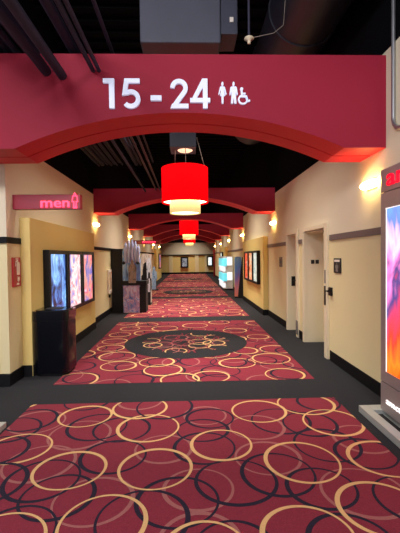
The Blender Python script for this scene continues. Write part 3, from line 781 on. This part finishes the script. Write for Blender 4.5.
# second standee: pale board and dark figures
Yt = 12.1
st2 = thing('movie_standee', (-1.4, 12.3, 0), 'cardboard standee of dark figures before a pale beige board, second past the black panel', 'standee')
art_p = art_mat('standee art pale', [(196, 168, 150), (214, 200, 190), (170, 150, 140), (224, 216, 214)], 3.0, 0.0, 4, (2, 1, .7), 0.8, False)
art_g = art_mat('standee art grey', [(60, 60, 74), (170, 172, 184), (210, 210, 220), (110, 112, 130)], 5.0, 0.0, 8, (1, 1, 1), 1.2, False)
MB().prism(pxpoly([(139.6, 304), (139.8, 256), (142, 253.5), (150.5, 254), (151, 304)], Yt)[::-1], flat, Yt + 0.25, Yt + 0.31).build('backboard', art_p, st2)
MB().prism(pxpoly([(145, 290), (145.2, 270), (146, 262), (147.6, 257.6), (149.4, 258.5), (150.6, 266), (150.4, 290)], Yt)[::-1], flat, Yt + 0.14, Yt + 0.2).build('figure', art_g, st2)
def cutout(mb, cx_, yb, yt, w_, Y, t=0.05):
    h_ = yb - yt
    pts = [(cx_ - w_ * .30, yb), (cx_ - w_ * .32, yb - h_ * .42), (cx_ - w_ * .5, yb - h_ * .5), (cx_ - w_ * .46, yb - h_ * .78), (cx_ - w_ * .18, yb - h_ * .83), (cx_ - w_ * .2, yb - h_ * .94), (cx_ - w_ * .08, yt), (cx_ + w_ * .08, yt),
           (cx_ + w_ * .2, yb - h_ * .94), (cx_ + w_ * .18, yb - h_ * .83), (cx_ + w_ * .46, yb - h_ * .78), (cx_ + w_ * .5, yb - h_ * .5), (cx_ + w_ * .32, yb - h_ * .42), (cx_ + w_ * .30, yb)]
    return mb.prism(pxpoly(pts, Y)[::-1], flat, Y, Y + t)
cutout(MB(), 143.6, 305.5, 268, 5.0, Yt).build('figure', M_card, st2)
cutout(MB(), 149.0, 305, 272, 5.0, Yt - 0.1).build('figure', M_card, st2)
MB().prism(pxpoly([(147.8, 292), (147.6, 281), (149, 278), (150.2, 281), (150.2, 292)], Yt - 0.16)[::-1], flat, Yt - 0.16, Yt - 0.11).build('figure_print', art_g, st2)
MB().box(-1.60, -1.22, Yt - 0.1, Yt + 0.35, 0, 0.05).build('base', M_card, st2)
# third: light blue figure
Yu = 17.3
st3 = thing('movie_standee', (-1.65, 17.4, 0), 'slim light blue cardboard figure standee, third past the black panel', 'standee')
art_l = art_mat('standee art sky', [(90, 130, 190), (140, 180, 230), (190, 214, 240), (110, 150, 210)], 5.0, 0.0, 6, (1, 1, 1), 1.0, False)
cutout(MB(), 153.8, 291, 266.5, 6.4, Yu).build('figure', art_l, st3)
MB().box(-1.82, -1.42, Yu - 0.05, Yu + 0.3, 0, 0.05).build('base', M_card, st3)
# slim standee on the other side
Yv = 13.75
st4 = thing('movie_standee', (1.85, 13.75, 0), 'slim blue and orange standee board with black wedge easel next to the red poster case', 'standee')
art_v = art_mat('standee art sunset', [(250, 140, 100), (235, 150, 160), (150, 140, 225), (110, 175, 255), (140, 205, 255)], 2.0, 0.0, 3, (1, 1, 1), 0.8, False, axis=2, mixn=0.4)
MB().prism(pxpoly([(234.8, 297.5), (234.6, 258.5), (236, 256.5), (241.5, 257), (239.5, 298.5)], Yv)[::-1], flat, Yv, Yv + 0.05).build('board', art_v, st4)
MB().prism(pxpoly([(238.2, 299.5), (242.3, 257), (243.6, 257), (244.3, 299.5)], Yv - 0.15)[::-1], flat, Yv - 0.15, Yv - 0.04).build('easel', M_card, st4)
MB().prism(pxpoly([(234.8, 299), (234.8, 296.6), (241, 296.6), (241, 299)], Yv - 0.05)[::-1], flat, Yv - 0.1, Yv + 0.2).build('base', M_card, st4)
# glowing white cabinet
cab = thing('display_cabinet', (1.82, 18.0, 0), 'white display cabinet with cyan lit shelves standing past the slim standee board', 'cabinet')
M_cab = mat('white cabinet laminate', (225, 230, 240), 0.4)
M_cyan = mat('cyan lit shelf', (120, 230, 235), 0.4, emit=(90, 205, 225), estr=0.55)
M_lit = mat('white lit panel', (245, 248, 250), 0.4, emit=(240, 248, 255), estr=0.5)
cx0, cx1, cy0, cy1, cz = 1.60, 2.05, 16.85, 19.0, 1.55
MB().box(cx0, cx1, cy0, cy1, 0.06, cz).build('body', M_cab, cab, 0.02)
MB().box(cx0 + 0.04, cx1 - 0.04, cy0 + 0.04, cy1 - 0.04, 0, 0.06).build('plinth', M_card, cab)
for z in (0.42, 1.10):
    mb = MB().box(cx0 - 0.03, cx0, cy0 + 0.02, cy1 - 0.1, z, z + 0.36).box(cx0, cx0 + 0.16, cy0 - 0.03, cy0, z, z + 0.36)
    mb.build('lit_shelf', M_cyan, cab, 0.01)
    MB().box(cx0 + 0.18, cx1 - 0.04, cy0 - 0.02, cy0, z + 0.04, z + 0.40).build('lit_panel', M_lit, cab, 0.01)
    MB().box(cx0 - 0.05, cx0, cy0, cy1 - 0.1, z - 0.05, z - 0.01).build('shelf_lip', M_lit, cab, 0.01)
for z in (0.12, 0.86):
    MB().box(cx0 - 0.012, cx0 + 0.1, cy0 - 0.012, cy1 - 0.1, z, z + 0.22).build('lit_panel', M_lit, cab, 0.005)

# ------------------------------------------------------------------ pipes, ducts, fittings overhead
def pipe(path, r, label, group='dark pipes under the black ceiling', m=None, seg=10):
    o = MB().tube(path, r, seg).build('ceiling_pipe', m or M_pipe)
    return tag(o, label, 'pipe', group)
yb = BEAMS[0] - 0.012
for px, py, r, lab in ((46.5, 71.5, 0.05, 'thick dark pipe ending on the first beam, outer of the thick pair'),
                       (62.5, 76.0, 0.045, 'thick dark pipe ending lowest on the first beam, inner of the thick pair'),
                       (93.0, 70.5, 0.022, 'thin dark pipe above the first numeral, outer of the thin pair'),
                       (99.0, 70.5, 0.020, 'thin dark pipe above the first numeral, inner of the thin pair')):
    p = at_y(px, py, yb)
    o = pipe([(p.x, -2.0, p.z), (p.x, yb, p.z)], r, lab)
    MB().lathe([(r * 1.0, 0), (r * 1.35, 0), (r * 1.35, 0.03), (r, 0.03)], (0, 0, 0), 16)
for i, (px, py, r) in enumerate(((-8, 44, 0.05), (3, 44, 0.03), (12, 46, 0.03), (20, 44, 0.025), (30, 40, 0.03), (70, 44, 0.05), (80, 46, 0.025), (108, 40, 0.02), (-16, 47, 0.025), (-24, 40, 0.03), (38, 46, 0.018), (26, 47, 0.018))):
    p = at_y(px, py, yb)
    pipe([(p.x, -2.0, p.z), (p.x, 8.6, p.z)], r, 'dark straight pipe running above the first red beam among parallel pipes', 'parallel pipes above the first beam')
for i, (px, py, r) in enumerate(((112, 140, 0.02), (131, 137, 0.018), (138, 137, 0.018))):
    p = at_y(px, py, 4.9)
    pipe([(p.x, BEAMS[0] + BT + 0.02, p.z), (p.x, 8.7, p.z)], r, 'thin pipe seen under the first arch against the black ceiling', 'thin pipes past the first arch', M_thin if i else None)
ah = thing('air_handler', (0, 5.1, 4.0), 'grey sheet metal air unit hanging above the first red beam', 'air unit')
a = at_y(140, 42, 4.4); b = at_y(221, 42, 4.4)
MB().box(a.x, b.x, 4.4, 4.8, a.z, 5.2).build('housing', M_duct, ah, 0.02)
c = at_y(238, 33, 4.4)
MB().box(b.x + 0.005, c.x, 4.42, 4.8, c.z, 5.15).build('side_box', mat('darker duct metal', (64, 66, 82), 0.55), ah, 0.01)
q = at_y(231.5, 20, 4.42)
MB().box(q.x - 0.022, q.x + 0.022, 4.41, 4.42, q.z - 0.028, q.z + 0.028).build('tag', M_fwhite, ah)
for x in (a.x + 0.1, b.x - 0.1):
    MB().tube([(x, 4.6, 5.19), (x, 4.6, ZC - 0.03)], 0.012, 6).build('hanger', M_pipe, ah)
dt = MB().tube([(1.55, -2, 4.72), (1.55, 2.6, 4.72), (1.55, 9.0, 4.72)], 0.46, 32)
for y in (1.2, 2.4, 3.6, 4.8, 6.0): dt.tube([(1.55, y, 4.72), (1.55, y + 0.05, 4.72)], 0.475, 32)
tag(dt.build('round_duct', mat('dark duct paint', (40, 42, 54), 0.45, var=0.2)), 'large dark round duct running under the ceiling above the wall with doors', 'duct')
spk = thing('sprinkler_head', (0.67, 4.0, 3.94), 'small cream ceiling sprinkler hanging above the first beam beside the air unit', 'sprinkler')
q = at_y(249, 39, 3.75)
spk.location = (q.x, 3.75, q.z)
MB().lathe([(0.0, 0.02), (0.045, 0.012), (0.05, 0.0), (0.02, -0.012), (0.015, -0.035), (0.018, -0.045), (0.0, -0.05)], (q.x, 3.75, q.z), 20).build('head', mat('cream plastic', (214, 200, 170), 0.4), spk)
MB().tube([(q.x, 3.75, q.z + 0.015), (q.x, 3.75, ZC - 0.05)], 0.012, 8).build('drop_pipe', M_pipe, spk)
MB().tube([(q.x + 0.02, 3.75, q.z + 0.01), (q.x + 0.25, 3.75, q.z + 0.06), (q.x + 0.35, 3.75, q.z + 0.14), (q.x + 0.40, 3.75, q.z + 0.75)], 0.004, 6).build('cable', M_wire, spk)
xx = XR - 0.022
cd = MB().tube([(xx, 3.645, 4.1), (xx, 3.645, 2.90), (xx, 3.63, 2.84), (xx, 3.58, 2.79), (xx, 3.50, 2.77), (xx, 2.0, 2.77)], 0.02, 10)
tag(cd.build('conduit', M_steel), 'pale steel conduit bending along the wall above the display kiosk', 'conduit')

# ------------------------------------------------------------------ lights
w = bpy.data.worlds.new('lobby surroundings'); SC.world = w; w.use_nodes = True
bg = w.node_tree.nodes['Background']
bg.inputs['Color'].default_value = (0.95, 0.95, 1.0, 1); bg.inputs['Strength'].default_value = 0.45

def area(name, loc, rot, sx, sy, power, col=(1, 0.92, 0.82), spread=180):
    l = bpy.data.lights.new(name, 'AREA'); l.shape = 'RECTANGLE'; l.size = sx; l.size_y = sy; l.energy = power; l.color = col; l.spread = math.radians(spread)
    o = bpy.data.objects.new(name, l); COL.objects.link(o); o.location = loc; o.rotation_euler = rot
    return o
# unseen area lights added behind the viewer to simulate the lobby's light
area('lobby_fill', (-2.6, -1.5, 4.6), (math.radians(28), 0, math.radians(-12)), 2.0, 1.2, 225, (0.98, 0.95, 1.0))
area('lobby_fill.001', (1.0, -1.6, 4.6), (math.radians(20), 0, 0), 1.6, 1.0, 125, (0.97, 0.95, 1.0))
# unseen fill lights added below the black deck, no fixtures, aimed down
for i, y in enumerate((5.4, 6.6, 10.5, 11.6, 16.0, 20.7, 25.4, 29.9, 32.0)):
    pw = 17 if y < 8 else 27
    for x in ((-0.6, 0.6) if y < 35 else (-1.5, 2.0)):
        l = area('deck_fill', (x, y, 4.9), (0, 0, 0), 0.35, 0.35, pw, (1, 0.92, 0.80), 80)

SC.view_settings.view_transform = 'Standard'
SC.view_settings.look = 'None'
SC.view_settings.gamma = 1.0
SC.view_settings.use_curve_mapping = False
SC.view_settings.exposure = 0.72
SC.cycles.use_denoising = True
SC.cycles.max_bounces = 6
